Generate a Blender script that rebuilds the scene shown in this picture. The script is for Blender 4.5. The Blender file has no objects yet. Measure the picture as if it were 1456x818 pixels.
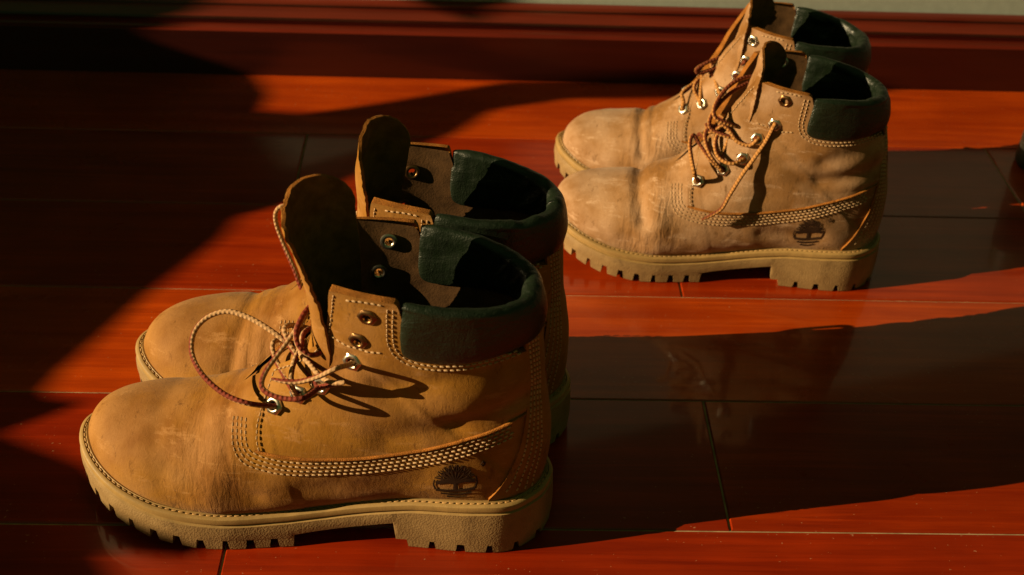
import bpy, math, random
import numpy as np
from mathutils import Vector, Matrix, noise

random.seed(7)
rng = np.random.default_rng(7)
sc = bpy.context.scene
col = sc.collection

# ------------------------------------------------------------------ camera
CAM_H, PITCH, ROLL, YAW, FPX = 0.602, 0.62832, -0.0420, 0.04203, 1790.75
def cam_axes():
    p, r, y = PITCH, ROLL, YAW
    f = np.array([math.sin(y)*math.cos(p), math.cos(y)*math.cos(p), -math.sin(p)])
    rt = np.array([math.cos(y), -math.sin(y), 0.0])
    dn = np.cross(f, rt)
    return math.cos(r)*rt + math.sin(r)*dn, -math.sin(r)*rt + math.cos(r)*dn, f
RT, DN, FW = cam_axes()
cam_d = bpy.data.cameras.new('camera')
cam = bpy.data.objects.new('camera', cam_d)
col.objects.link(cam)
cam.matrix_world = Matrix(((RT[0], -DN[0], -FW[0], 0), (RT[1], -DN[1], -FW[1], 0), (RT[2], -DN[2], -FW[2], CAM_H), (0, 0, 0, 1)))
cam_d.sensor_width = 36.0
cam_d.lens = FPX/1456*36
cam_d.clip_start = 0.02
cam_d.clip_end = 60
cam_d.dof.use_dof = True
cam_d.dof.focus_distance = 0.80
cam_d.dof.aperture_fstop = 10.0
sc.camera = cam
def at(px, py, Y):                       # a point of the place at depth Y
    d = RT*((px-728)/FPX) + DN*((py-409)/FPX) + FW
    t = Y/d[1]
    return np.array([d[0]*t, Y, CAM_H + d[2]*t])
def on_floor(px, py):
    d = RT*((px-728)/FPX) + DN*((py-409)/FPX) + FW
    t = -CAM_H/d[2]
    return np.array([d[0]*t, d[1]*t, 0.0])

# ------------------------------------------------------------------ light
world = bpy.data.worlds.new('World')
sc.world = world
world.use_nodes = True
wb = world.node_tree.nodes['Background']
wb.inputs[0].default_value = (0.46, 0.78, 0.24, 1)
wb.inputs[1].default_value = 0.090
ELEV, AZ = math.radians(20.5), math.radians(11.5)
LDIR = np.array([math.cos(ELEV)*math.cos(AZ), math.cos(ELEV)*math.sin(AZ), -math.sin(ELEV)])
LPOS = np.array([0.05, 0.75, 0.05]) - LDIR*8.0
ld = bpy.data.lights.new('low_sun_through_window', 'SPOT')
ld.energy = 7300
ld.color = (1.0, 0.76, 0.42)
ld.shadow_soft_size = 0.012
ld.spot_size = math.radians(40)
ld.spot_blend = 0.2
lamp = bpy.data.objects.new('low_sun_through_window', ld)
col.objects.link(lamp)
lamp.location = LPOS
lamp.rotation_euler = Vector(LDIR).to_track_quat('-Z', 'Y').to_euler()
sc.view_settings.view_transform = 'Standard'
sc.view_settings.look = 'None'
sc.view_settings.exposure = 0.0
sc.view_settings.gamma = 1.0
sc.cycles.diffuse_bounces = 2

# ------------------------------------------------------------------ mesh helpers
def mesh_obj(name, V, F, mats, parent=None, smooth=True, fmat=None, sharp=40, uv=None):
    me = bpy.data.meshes.new(name)
    me.from_pydata([tuple(v) for v in V], [], [tuple(int(i) for i in f) for f in F])
    for m in (mats if isinstance(mats, (list, tuple)) else [mats]):
        me.materials.append(m)
    if fmat is not None:
        me.polygons.foreach_set('material_index', np.asarray(fmat, dtype=np.int32))
    if uv is not None:
        lay = me.uv_layers.new(name='uv')
        li = np.empty(len(me.loops), dtype=np.int32)
        me.loops.foreach_get('vertex_index', li)
        lay.data.foreach_set('uv', np.asarray(uv, dtype=np.float32)[li].ravel())
    if smooth:
        me.shade_smooth()
        if sharp:
            me.set_sharp_from_angle(angle=math.radians(sharp))
    me.update()
    o = bpy.data.objects.new(name, me)
    col.objects.link(o)
    if parent is not None:
        o.parent = parent
    return o
def tag(o, label=None, cat=None, group=None, kind=None):
    if label: o['label'] = label
    if cat: o['category'] = cat
    if group: o['group'] = group
    if kind: o['kind'] = kind
    return o
def grid_faces(m, n, off=0, flip=False, closed=False):
    F = []
    for i in range(m-1):
        for j in range(n if closed else n-1):
            j2 = (j+1) % n
            a, b, c, d = off+i*n+j, off+i*n+j2, off+(i+1)*n+j2, off+(i+1)*n+j
            F.append((a, d, c, b) if flip else (a, b, c, d))
    return F
def box(V, F, c, h):
    o = len(V)
    for sx, sy, sz in ((-1,-1,-1),(1,-1,-1),(1,1,-1),(-1,1,-1),(-1,-1,1),(1,-1,1),(1,1,1),(-1,1,1)):
        V.append((c[0]+sx*h[0], c[1]+sy*h[1], c[2]+sz*h[2]))
    F += [(o,o+3,o+2,o+1),(o+4,o+5,o+6,o+7),(o,o+1,o+5,o+4),(o+1,o+2,o+6,o+5),(o+2,o+3,o+7,o+6),(o+3,o,o+4,o+7)]
def spline(P, n, closed=False):
    P = np.asarray(P, float)
    m = len(P)
    if closed:
        k = np.linspace(0, m, n, endpoint=False)
        i = np.floor(k).astype(int)
        t = (k-i)[:, None]
        p0, p1, p2, p3 = P[(i-1) % m], P[i % m], P[(i+1) % m], P[(i+2) % m]
    else:
        k = np.linspace(0, m-1, n)
        return cr(P, k)
    return 0.5*((2*p1)+(-p0+p2)*t+(2*p0-5*p1+4*p2-p3)*t*t+(-p0+3*p1-3*p2+p3)*t**3)
def cr(P, k):
    m = len(P)
    k = np.clip(np.asarray(k, float), 0, m-1)
    i = np.clip(np.floor(k).astype(int), 0, m-2)
    t = (k-i)[..., None]
    E = np.vstack([2*P[0]-P[1], P, 2*P[-1]-P[-2]])
    p0, p1, p2, p3 = E[i], E[i+1], E[i+2], E[i+3]
    return 0.5*((2*p1)+(-p0+p2)*t+(2*p0-5*p1+4*p2-p3)*t*t+(-p0+3*p1-3*p2+p3)*t**3)
def resample(P, step=None, n=None, closed=False):
    P = np.asarray(P, float)
    Q = np.vstack([P, P[:1]]) if closed else P
    d = np.r_[0, np.cumsum(np.linalg.norm(np.diff(Q, axis=0), axis=1))]
    if n is None: n = max(2, int(round(d[-1]/step))+1)
    s = np.linspace(0, d[-1], n, endpoint=not closed)
    return np.stack([np.interp(s, d, Q[:, c]) for c in range(P.shape[1])], 1)
def vnoise(P, scale, seed=0.0):           # smooth gradient-like noise about -1..1 at points in mm
    Q = np.asarray(P, float)*scale+np.array([seed*1.37+11.3, 7.7-seed*0.73, seed*2.11+3.1])
    I = np.floor(Q).astype(np.int64); f = Q-I
    f = f*f*f*(f*(f*6-15)+10)
    def h(i, j, k):
        v = (i*73856093) ^ (j*19349663) ^ (k*83492791)
        v = (v*2654435761) & 0xffffffff
        v = ((v >> 13) ^ v)*1274126177 & 0xffffffff
        return (v >> 8)/float(1 << 23)-1.0
    x, y, z = I[..., 0], I[..., 1], I[..., 2]
    fx, fy, fz = f[..., 0], f[..., 1], f[..., 2]
    c = [[[h(x+a, y+b, z+d) for d in (0, 1)] for b in (0, 1)] for a in (0, 1)]
    l = lambda a, b, t: a+(b-a)*t
    return l(l(l(c[0][0][0], c[0][0][1], fz), l(c[0][1][0], c[0][1][1], fz), fy), l(l(c[1][0][0], c[1][0][1], fz), l(c[1][1][0], c[1][1][1], fz), fy), fx)*0.9

# ------------------------------------------------------------------ materials
def new_mat(name):
    m = bpy.data.materials.new(name)
    m.use_nodes = True
    nt = m.node_tree
    return m, nt, nt.nodes['Principled BSDF']
def N(nt, t, **kw):
    n = nt.nodes.new(t)
    for k, v in kw.items():
        if k.startswith('i_'):
            key = k[2:]
            key = int(key) if key.isdigit() else key.replace('_', ' ')
            n.inputs[key].default_value = v
        else: setattr(n, k, v)
    return n
def L(nt, a, b): nt.links.new(a, b)
def noise_tex(nt, co, scale, detail=4, rough=0.55, stretch=None, dist=0.0):
    if stretch:
        mp = N(nt, 'ShaderNodeMapping'); mp.inputs['Scale'].default_value = stretch
        L(nt, co, mp.inputs['Vector']); co = mp.outputs[0]
    n = N(nt, 'ShaderNodeTexNoise'); n.inputs['Scale'].default_value = scale
    n.inputs['Detail'].default_value = detail; n.inputs['Roughness'].default_value = rough
    n.inputs['Distortion'].default_value = dist
    L(nt, co, n.inputs['Vector'])
    return n.outputs[0]
def ramp(nt, fac, stops):
    r = N(nt, 'ShaderNodeValToRGB')
    el = r.color_ramp.elements
    while len(el) < len(stops): el.new(0.5)
    for e, (p, c) in zip(el, stops):
        e.position = p
        e.color = tuple(c) + (1,) if len(c) == 3 else c
    L(nt, fac, r.inputs[0])
    return r.outputs[0]
def mix(nt, fac, a, b, mode='MIX'):
    m = N(nt, 'ShaderNodeMix', data_type='RGBA', blend_type=mode)
    for sock, v in ((m.inputs[0], fac), (m.inputs[6], a), (m.inputs[7], b)):
        if isinstance(v, (int, float)): sock.default_value = v
        elif isinstance(v, tuple): sock.default_value = v + (1,) if len(v) == 3 else v
        else: L(nt, v, sock)
    return m.outputs[2]
def mathn(nt, op, a, b=None):
    m = N(nt, 'ShaderNodeMath', operation=op)
    for i, v in enumerate((a, b)):
        if v is None: continue
        if isinstance(v, (int, float)): m.inputs[i].default_value = v
        else: L(nt, v, m.inputs[i])
    return m.outputs[0]
def bump(nt, bs, h, strength, dist, prev=None):
    b = N(nt, 'ShaderNodeBump'); b.inputs['Strength'].default_value = strength; b.inputs['Distance'].default_value = dist
    L(nt, h, b.inputs['Height'])
    if prev is not None: L(nt, prev, b.inputs['Normal'])
    L(nt, b.outputs[0], bs.inputs['Normal'])
    return b.outputs[0]
def leather(name, base, dark, pale, seed=0.0, rough=0.72, wear=0.5, flex=0.28):
    m, nt, bs = new_mat(name)
    co = N(nt, 'ShaderNodeTexCoord').outputs['Object']
    raw = co
    mp = N(nt, 'ShaderNodeMapping'); mp.inputs['Location'].default_value = (seed, seed*.7, -seed)
    L(nt, co, mp.inputs['Vector']); co = mp.outputs[0]
    big = noise_tex(nt, co, 17, 4, 0.55, dist=0.3)
    mid = noise_tex(nt, co, 30, 3, 0.5)
    c = mix(nt, ramp(nt, big, [(0.40, (0,0,0)), (0.64, (1,1,1))]), base, dark)
    c = mix(nt, ramp(nt, mid, [(0.42, (0,0,0)), (0.80, (.75,.75,.75))]), c, pale)
    st = noise_tex(nt, co, 60, 6, 0.7, stretch=(0.6, 1, 1.7), dist=0.3)
    c = mix(nt, ramp(nt, st, [(0.60, (0,0,0)), (0.78, (.45,.45,.45))]), c, dark)
    sx = N(nt, 'ShaderNodeSeparateXYZ'); L(nt, raw, sx.inputs[0])
    toe = N(nt, 'ShaderNodeMapRange', interpolation_type='SMOOTHSTEP'); L(nt, sx.outputs[0], toe.inputs[0])
    toe.inputs[1].default_value = 0.215; toe.inputs[2].default_value = 0.285
    tn = ramp(nt, noise_tex(nt, co, 38, 5, 0.6), [(0.30, (0,0,0)), (0.70, (1,1,1))])
    c = mix(nt, mathn(nt, 'MULTIPLY', mathn(nt, 'MULTIPLY', toe.outputs[0], tn), wear), c, pale)
    scf = noise_tex(nt, co, 55, 6, 0.75, stretch=(0.5, 1.0, 2.2), dist=0.2)
    c = mix(nt, ramp(nt, scf, [(0.565, (0,0,0)), (0.64, (.6,.6,.6))]), c, pale)
    scd = noise_tex(nt, co, 70, 6, 0.8, stretch=(2.0, 1.0, 0.7), dist=0.3)
    c = mix(nt, ramp(nt, scd, [(0.585, (0,0,0)), (0.66, (.7,.7,.7))]), c, tuple(x*0.6 for x in dark))
    fine = noise_tex(nt, co, 900, 3, 0.6)
    c = mix(nt, ramp(nt, fine, [(0.35, (.22,.22,.22)), (0.65, (0,0,0))]), c, dark)
    L(nt, c, bs.inputs['Base Color'])
    bs.inputs['Roughness'].default_value = rough
    bs.inputs['Specular IOR Level'].default_value = 0.14
    bs.inputs['Sheen Weight'].default_value = 0.05
    bs.inputs['Sheen Roughness'].default_value = 0.5
    wr = noise_tex(nt, co, 260, 5, 0.65, stretch=(1.0, 1.0, 0.5), dist=0.8)
    p = bump(nt, bs, wr, 0.28, 0.0012)
    fz = N(nt, 'ShaderNodeMapRange', interpolation_type='SMOOTHSTEP'); L(nt, mathn(nt, 'ABSOLUTE', mathn(nt, 'SUBTRACT', sx.outputs[0], 0.208)), fz.inputs[0])
    fz.inputs[1].default_value = 0.035; fz.inputs[2].default_value = 0.010
    cw = noise_tex(nt, co, 70, 5, 0.6, stretch=(3.0, 1.0, 0.8), dist=0.5)
    p = bump(nt, bs, mathn(nt, 'MULTIPLY', cw, fz.outputs[0]), flex, 0.004, p)
    gr = noise_tex(nt, co, 2200, 2, 0.5)
    bump(nt, bs, gr, 0.25, 0.0004, p)
    return m
def plain(name, c, rough=0.6, metal=0.0, bscale=None, bstr=0.3, bdist=0.0005, var=0.25, spec=0.4):
    m, nt, bs = new_mat(name)
    co = N(nt, 'ShaderNodeTexCoord').outputs['Object']
    n = noise_tex(nt, co, 120, 5, 0.6)
    d = tuple(x*(1-var) for x in c); l = tuple(min(1, x*(1+var)) for x in c)
    L(nt, ramp(nt, n, [(0.35, d), (0.65, l)]), bs.inputs['Base Color'])
    bs.inputs['Roughness'].default_value = rough
    bs.inputs['Metallic'].default_value = metal
    bs.inputs['Specular IOR Level'].default_value = spec
    if bscale:
        bump(nt, bs, noise_tex(nt, co, bscale, 3, 0.6), bstr, bdist)
    return m
M = {}
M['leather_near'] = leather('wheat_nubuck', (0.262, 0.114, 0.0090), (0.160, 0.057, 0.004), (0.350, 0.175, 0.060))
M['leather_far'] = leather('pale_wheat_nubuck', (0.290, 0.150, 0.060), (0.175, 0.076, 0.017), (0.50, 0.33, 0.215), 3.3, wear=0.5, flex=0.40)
M['edge'] = plain('cut_leather_edge', (0.27, 0.10, 0.018), 0.95, bscale=1400, bstr=0.9, bdist=0.001, spec=0.1)
M['suede'] = plain('dark_suede', (0.20, 0.095, 0.030), 0.95, bscale=1500, bstr=0.9, bdist=0.001, spec=0.1)
M['lining'] = plain('dark_lining', (0.085, 0.042, 0.016), 0.85, bscale=700, bstr=0.4, spec=0.15)
M['thread'] = plain('pale_thread', (0.38, 0.24, 0.125), 0.7, var=0.15, spec=0.3)
M['welt_thread'] = plain('welt_thread', (0.34, 0.19, 0.06), 0.7, var=0.15)
M['emblem'] = plain('burnt_emblem', (0.030, 0.013, 0.006), 0.8, spec=0.15)
M['hole'] = plain('stitch_hole', (0.035, 0.015, 0.006), 0.9, spec=0.05)
M['metal'] = plain('nickel', (0.62, 0.56, 0.46), 0.30, metal=1.0, bscale=300, bstr=0.1, var=0.12)
M['metal_dark'] = plain('worn_brass', (0.24, 0.13, 0.055), 0.38, metal=1.0, bscale=300, bstr=0.15, var=0.3)
M['rubber'] = plain('gum_rubber_welt', (0.275, 0.168, 0.056), 0.55, bscale=900, bstr=0.15, var=0.12)
def rubber_side():
    m, nt, bs = new_mat('gum_rubber_textured')
    co = N(nt, 'ShaderNodeTexCoord').outputs['Object']
    n = noise_tex(nt, co, 60, 5, 0.6)
    c = ramp(nt, n, [(0.3, (0.185, 0.108, 0.038)), (0.7, (0.275, 0.172, 0.068))])
    dirt = noise_tex(nt, co, 140, 6, 0.7)
    c = mix(nt, ramp(nt, dirt, [(0.54, (0,0,0)), (0.72, (.6,.6,.6))]), c, (0.10, 0.058, 0.022))
    L(nt, c, bs.inputs['Base Color'])
    bs.inputs['Roughness'].default_value = 0.6
    v = N(nt, 'ShaderNodeTexVoronoi'); v.inputs['Scale'].default_value = 800
    L(nt, co, v.inputs['Vector'])
    bump(nt, bs, v.outputs['Distance'], 0.35, 0.0005)
    return m
M['rubber_side'] = rubber_side()
def green_leather():
    m, nt, bs = new_mat('dark_green_leather')
    co = N(nt, 'ShaderNodeTexCoord').outputs['Object']
    n = noise_tex(nt, co, 50, 5, 0.6)
    L(nt, ramp(nt, n, [(0.3, (0.0036, 0.0080, 0.0030)), (0.7, (0.0070, 0.0130, 0.0052))]), bs.inputs['Base Color'])
    rn = noise_tex(nt, co, 220, 4, 0.6)
    L(nt, ramp(nt, rn, [(0.3, (.34,.34,.34)), (0.7, (.48,.48,.48))]), bs.inputs['Roughness'])
    bs.inputs['Specular IOR Level'].default_value = 0.55
    wr = noise_tex(nt, co, 130, 4, 0.6, stretch=(0.6, 1.0, 1.5), dist=1.0)
    p = bump(nt, bs, wr, 0.35, 0.0018)
    w3 = noise_tex(nt, co, 420, 4, 0.65, stretch=(1.0, 1.0, 0.45), dist=0.6)
    p = bump(nt, bs, w3, 0.30, 0.0009, p)
    v = N(nt, 'ShaderNodeTexVoronoi'); v.inputs['Scale'].default_value = 900
    L(nt, co, v.inputs['Vector'])
    bump(nt, bs, v.outputs['Distance'], 0.30, 0.0004, p)
    return m
M['green'] = green_leather()
def lace_mat(name, a, b):
    m, nt, bs = new_mat(name)
    uv = N(nt, 'ShaderNodeUVMap').outputs[0]
    sp = N(nt, 'ShaderNodeSeparateXYZ'); L(nt, uv, sp.inputs[0])
    u = mathn(nt, 'MULTIPLY', sp.outputs[0], 1.0)
    s = mathn(nt, 'FRACT', mathn(nt, 'ADD', mathn(nt, 'MULTIPLY', sp.outputs[0], 330.0), mathn(nt, 'MULTIPLY', sp.outputs[1], 1.0)))
    s2 = mathn(nt, 'FRACT', mathn(nt, 'SUBTRACT', mathn(nt, 'MULTIPLY', sp.outputs[0], 330.0), mathn(nt, 'MULTIPLY', sp.outputs[1], 2.0)))
    w = mathn(nt, 'FRACT', mathn(nt, 'ADD', mathn(nt, 'MULTIPLY', sp.outputs[0], 5.0), sp.outputs[1]))
    band = ramp(nt, w, [(0.50, (0,0,0)), (0.56, (1,1,1)), (0.94, (1,1,1)), (1.0, (0,0,0))])
    chev = ramp(nt, s, [(0.0, (1,1,1)), (0.5, (.55,.55,.55)), (1.0, (1,1,1))])
    c = mix(nt, band, a, b)
    c = mix(nt, 1.0, c, chev, 'MULTIPLY')
    L(nt, c, bs.inputs['Base Color'])
    bs.inputs['Roughness'].default_value = 0.75
    bs.inputs['Specular IOR Level'].default_value = 0.2
    h = mathn(nt, 'ADD', mathn(nt, 'PINGPONG', s, 0.5), mathn(nt, 'PINGPONG', s2, 0.5))
    bump(nt, bs, h, 0.7, 0.0008)
    return m
M['lace_near'] = lace_mat('tan_and_red_lace', (0.46, 0.27, 0.13), (0.17, 0.025, 0.010))
M['lace_far'] = lace_mat('amber_and_brown_lace', (0.44, 0.20, 0.055), (0.15, 0.032, 0.010))

# ------------------------------------------------------------------ the setting
PLANK_W, Y0 = 0.12757, 0.56436
def wood(name, base, dark, rough, seed):
    m, nt, bs = new_mat(name)
    co = N(nt, 'ShaderNodeTexCoord').outputs['Object']
    mp = N(nt, 'ShaderNodeMapping'); mp.inputs['Location'].default_value = (seed*3.1, seed*1.7, 0)
    L(nt, co, mp.inputs['Vector']); co = mp.outputs[0]
    g = noise_tex(nt, co, 9, 6, 0.6, stretch=(0.5, 6.0, 1.0), dist=0.5)
    c = ramp(nt, g, [(0.30, dark), (0.70, base)])
    f = noise_tex(nt, co, 60, 5, 0.7, stretch=(0.25, 8.0, 1.0))
    c = mix(nt, ramp(nt, f, [(0.52, (0,0,0)), (0.75, (.5,.5,.5))]), c, tuple(x*0.55 for x in dark))
    st_ = noise_tex(nt, co, 26, 6, 0.75, stretch=(0.12, 5.0, 1.0), dist=0.3)
    c = mix(nt, ramp(nt, st_, [(0.50, (0,0,0)), (0.70, (.6,.6,.6))]), c, tuple(x*1.35 for x in base))
    pat = noise_tex(nt, co, 11, 3, 0.5)
    c = mix(nt, ramp(nt, pat, [(0.40, (.35,.35,.35)), (0.62, (0,0,0))]), c, tuple(x*0.8 for x in dark))
    du = noise_tex(nt, co, 380, 2, 0.5)
    zone = noise_tex(nt, co, 18, 3, 0.6)
    du = mathn(nt, 'ADD', du, mathn(nt, 'MULTIPLY', mathn(nt, 'SUBTRACT', zone, 0.5), 0.35))
    dust = ramp(nt, du, [(0.725, (0,0,0)), (0.755, (.28,.28,.28))])
    c = mix(nt, dust, c, (0.55, 0.36, 0.2))
    L(nt, c, bs.inputs['Base Color'])
    sm = noise_tex(nt, co, 14, 5, 0.65, dist=0.5)
    L(nt, ramp(nt, sm, [(0.3, (rough,)*3), (0.75, (rough+0.10,)*3)]), bs.inputs['Roughness'])
    bs.inputs['Specular IOR Level'].default_value = 0.25
    bs.inputs['Coat Weight'].default_value = 0.48
    bs.inputs['Coat Roughness'].default_value = 0.065
    wv = noise_tex(nt, co, 7, 2, 0.5, stretch=(0.6, 3.0, 1.0))
    p = bump(nt, bs, wv, 0.10, 0.004)
    bump(nt, bs, f, 0.04, 0.0006, p)
    return m
WOODS = [wood('red_wood_%d' % i, b, d, r, i) for i, (b, d, r) in enumerate((
    ((0.320, 0.030, 0.0012), (0.170, 0.010, 0.0005), 0.26),
    ((0.410, 0.052, 0.0018), (0.240, 0.021, 0.0008), 0.22),
    ((0.275, 0.020, 0.0008), (0.150, 0.008, 0.0004), 0.30)))]
M['seam'] = plain('dusty_seam', (0.30, 0.22, 0.12), 0.95, spec=0.1)
V, F = [], []
box(V, F, (0, 0.35, -0.0158), (2.6, 0.87, 0.0145))
floor = tag(mesh_obj('floor', V, F, M['seam'], smooth=False), kind='structure')
rows = {4: [-1.6, -0.62, 0.62, 1.9], 3: [-1.2, -0.159, 0.505, 1.4], 2: [-1.5, -0.60, 0.173, 1.3],
        1: [-1.0, -0.42, 0.82, 1.6], 0: [-1.4, -0.72, 0.172, 1.2], -1: [-1.0, -0.150, 0.66, 1.6],
        -2: [-1.3, -0.5, 0.35, 1.4], -3: [-1.2, -0.2, 0.6, 1.5], -4: [-1.5, -0.6, 0.3, 1.2]}
pk = 0
for i, xs in rows.items():
    xs = [-2.5] + xs + [2.5]
    ya, yb = Y0+PLANK_W*i+0.0006, Y0+PLANK_W*(i+1)-0.0006
    for xa, xb in zip(xs[:-1], xs[1:]):
        xa += 0.0008; xb -= 0.0006
        b, zt = random.uniform(0.0007, 0.0012), random.uniform(-0.0003, 0.0)
        V = []
        for (ix, z) in ((0, -0.006), (0, zt-b), (b, zt)):
            V += [(xa+ix, ya+ix, z), (xb-ix, ya+ix, z), (xb-ix, yb-ix, z), (xa+ix, yb-ix, z)]
        F = [(8, 9, 10, 11)]
        for r0 in (0, 4):
            F += [(r0+j, r0+(j+1) % 4, r0+4+(j+1) % 4, r0+4+j) for j in range(4)]
        pl = mesh_obj('plank', V, F, WOODS[{4: 1, 3: (0, 0, 1)[pk % 3], 2: 0, 1: 1, 0: (0, 2, 0)[pk % 3], -1: 2}.get(i, pk % 3)], floor, smooth=False)
        pl.rotation_euler = (0, 0, 0)
        pk += 1
# wall and baseboard
WALL_Y = 1.204
V, F = [], []
box(V, F, (-0.1, WALL_Y+0.06, 0.75), (2.6, 0.05, 0.76))
M['wall'] = plain('pale_wall_paint', (0.27, 0.30, 0.26), 0.8, bscale=90, bstr=0.1, var=0.05)
tag(mesh_obj('wall', V, F, M['wall'], smooth=False), kind='structure')
prof = [(0.000, -0.004), (0.000, 0.0485), (0.0010, 0.0500), (0.0030, 0.0515), (0.0055, 0.0525), (0.0060, 0.0545), (0.0062, 0.058),
        (0.0050, 0.0615), (0.0030, 0.0640), (0.0020, 0.0665), (0.0026, 0.0695), (0.0048, 0.0720), (0.0068, 0.0745), (0.0076, 0.0775),
        (0.0080, 0.081), (0.0082, 0.0845), (0.0090, 0.0875), (0.0110, 0.0895), (0.0150, 0.0905)]
V = []
xs = np.linspace(-2.4, 2.2, 24)
for x in xs:
    V += [(x, WALL_Y-0.0065+p+0.0006*math.sin(x*3.1), z if z < 0.05 else 0.048+(z-0.05)*0.80) for p, z in prof]
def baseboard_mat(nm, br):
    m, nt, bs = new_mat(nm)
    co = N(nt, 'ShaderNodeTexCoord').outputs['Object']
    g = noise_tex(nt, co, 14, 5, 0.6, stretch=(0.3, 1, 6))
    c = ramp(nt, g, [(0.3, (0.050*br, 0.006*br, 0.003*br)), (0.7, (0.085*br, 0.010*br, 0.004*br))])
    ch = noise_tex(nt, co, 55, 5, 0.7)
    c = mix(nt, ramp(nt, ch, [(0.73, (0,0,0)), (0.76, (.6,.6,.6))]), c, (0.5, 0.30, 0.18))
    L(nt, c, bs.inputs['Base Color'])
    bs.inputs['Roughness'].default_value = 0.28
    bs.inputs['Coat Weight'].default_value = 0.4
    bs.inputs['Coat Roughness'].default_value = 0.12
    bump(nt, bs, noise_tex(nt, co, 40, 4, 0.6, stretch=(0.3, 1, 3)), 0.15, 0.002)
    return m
bbF = grid_faces(len(xs), len(prof), flip=True)
bb = mesh_obj('baseboard', V, bbF, [baseboard_mat('varnished_board_shaded', 0.36), baseboard_mat('varnished_moulding_lit', 1.5)], sharp=30, fmat=[0 if (i % (len(prof)-1)) in (0, 1, 8, 9, 14) else 1 for i in range(len(bbF))])  # shade on face and recesses, light on ridges, put into the colour
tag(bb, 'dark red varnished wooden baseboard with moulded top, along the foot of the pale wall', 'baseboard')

# ------------------------------------------------------------------ added blockers, unseen at left, shaped to shade the floor and wall
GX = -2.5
def to_blocker(g):
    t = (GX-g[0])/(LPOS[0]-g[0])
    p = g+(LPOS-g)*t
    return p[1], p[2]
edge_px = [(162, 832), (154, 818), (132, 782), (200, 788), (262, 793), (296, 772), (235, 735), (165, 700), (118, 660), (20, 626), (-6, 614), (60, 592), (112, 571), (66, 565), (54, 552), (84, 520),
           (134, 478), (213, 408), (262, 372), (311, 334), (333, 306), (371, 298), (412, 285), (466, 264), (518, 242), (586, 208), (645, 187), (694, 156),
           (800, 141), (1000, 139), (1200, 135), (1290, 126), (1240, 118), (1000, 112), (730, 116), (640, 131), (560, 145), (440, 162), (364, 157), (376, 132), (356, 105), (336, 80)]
poly = [to_blocker(on_floor(*p)) for p in edge_px]
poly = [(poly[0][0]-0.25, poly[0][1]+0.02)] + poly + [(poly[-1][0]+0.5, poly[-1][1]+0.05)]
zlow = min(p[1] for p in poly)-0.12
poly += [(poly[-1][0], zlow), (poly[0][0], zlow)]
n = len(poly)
V = [(GX-0.004, y, z) for y, z in poly] + [(GX+0.004, y, z) for y, z in poly]  # added unseen cut-out, its outline projected back from the wanted shadow edges
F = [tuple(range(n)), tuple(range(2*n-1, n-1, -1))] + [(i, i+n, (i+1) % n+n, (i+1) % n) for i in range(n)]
M['blocker_mat'] = plain('grey_blocker', (0.10, 0.085, 0.06), 0.95, bscale=200, bstr=0.4)
tag(mesh_obj('floor_shade_blocker', V, F, M['blocker_mat'], smooth=False), 'added grey cut-out, unseen out of frame at left, shaped to shade the floor', 'shade_blocker')
ymin, ymax = poly[0][0], poly[-3][0]
V, F = [], []
box(V, F, (GX, 0.5, zlow*0.5), (0.06, 2.3, zlow*0.5+0.005))  # added unseen block under the cut-out, stopping light below it
tag(mesh_obj('ledge_blocker', V, F, M['wall'], smooth=False), kind='structure')
V, F = [], []
box(V, F, (GX, 0.9, 1.86), (0.01, 1.5, 0.50))  # added unseen panel that ends the light partway up the wall
tag(mesh_obj('upper_light_blocker', V, F, M['blocker_mat'], smooth=False), 'added grey panel, unseen out of frame at left, cutting off light high on the wall', 'light_blocker')

cy_ = np.linspace(0.548, 2.4, 150)  # added unseen sheet, its lower edge set to darken the left wall
V, F = [], []
for dx in (0.0, 0.003):
    for y in cy_:
        zb_ = 1.0-0.125*min(max((y-0.585)/0.02, 0), 1)
        for z in np.linspace(zb_, 2.3, 12):
            V.append((GX+0.04+dx+0.016*math.sin(y*52+0.8*math.sin(y*9))*(0.6+0.4*(2.3-z)), y, z))
F = grid_faces(150, 12)+grid_faces(150, 12, 150*12, flip=True)
for e_ in ([i*12 for i in range(150)], [i*12+11 for i in range(150)], list(range(12)), [149*12+i for i in range(12)]):
    F += [(a_, b_, b_+1800, a_+1800) for a_, b_ in zip(e_[:-1], e_[1:])]
tag(mesh_obj('wall_light_blocker', V, F, M['blocker_mat']), 'added wavy grey sheet, unseen out of frame at left, keeping light off the wall', 'wall_light_blocker')

# ------------------------------------------------------------------ boots
OUT = np.array([(0,0),(3,12),(9,22),(25,34.5),(50,38),(90,37),(130,39.5),(170,46),(205,51.5),(240,51),(268,42.5),(288,28),(300,11),(303.5,-5),
                (299,-19),(288,-32),(270,-43.5),(245,-50.5),(215,-52),(180,-46),(140,-36.5),(100,-33.5),(60,-35.5),(25,-33),(9,-21),(3,-11)], float)
OUTLINE = resample(spline(OUT, 600, closed=True), n=520, closed=True)
def outline_normals(O):
    t = np.roll(O, -1, 0)-np.roll(O, 1, 0)
    nn = np.stack([t[:, 1], -t[:, 0]], 1)
    return -nn/np.linalg.norm(nn, axis=1)[:, None]        # points outward for this winding
ON = outline_normals(OUTLINE)
if ((OUTLINE+ON*1.0)-OUTLINE.mean(0)).__pow__(2).sum() < (OUTLINE-OUTLINE.mean(0)).__pow__(2).sum(): ON = -ON
INS = OUTLINE-ON*6.5
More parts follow.
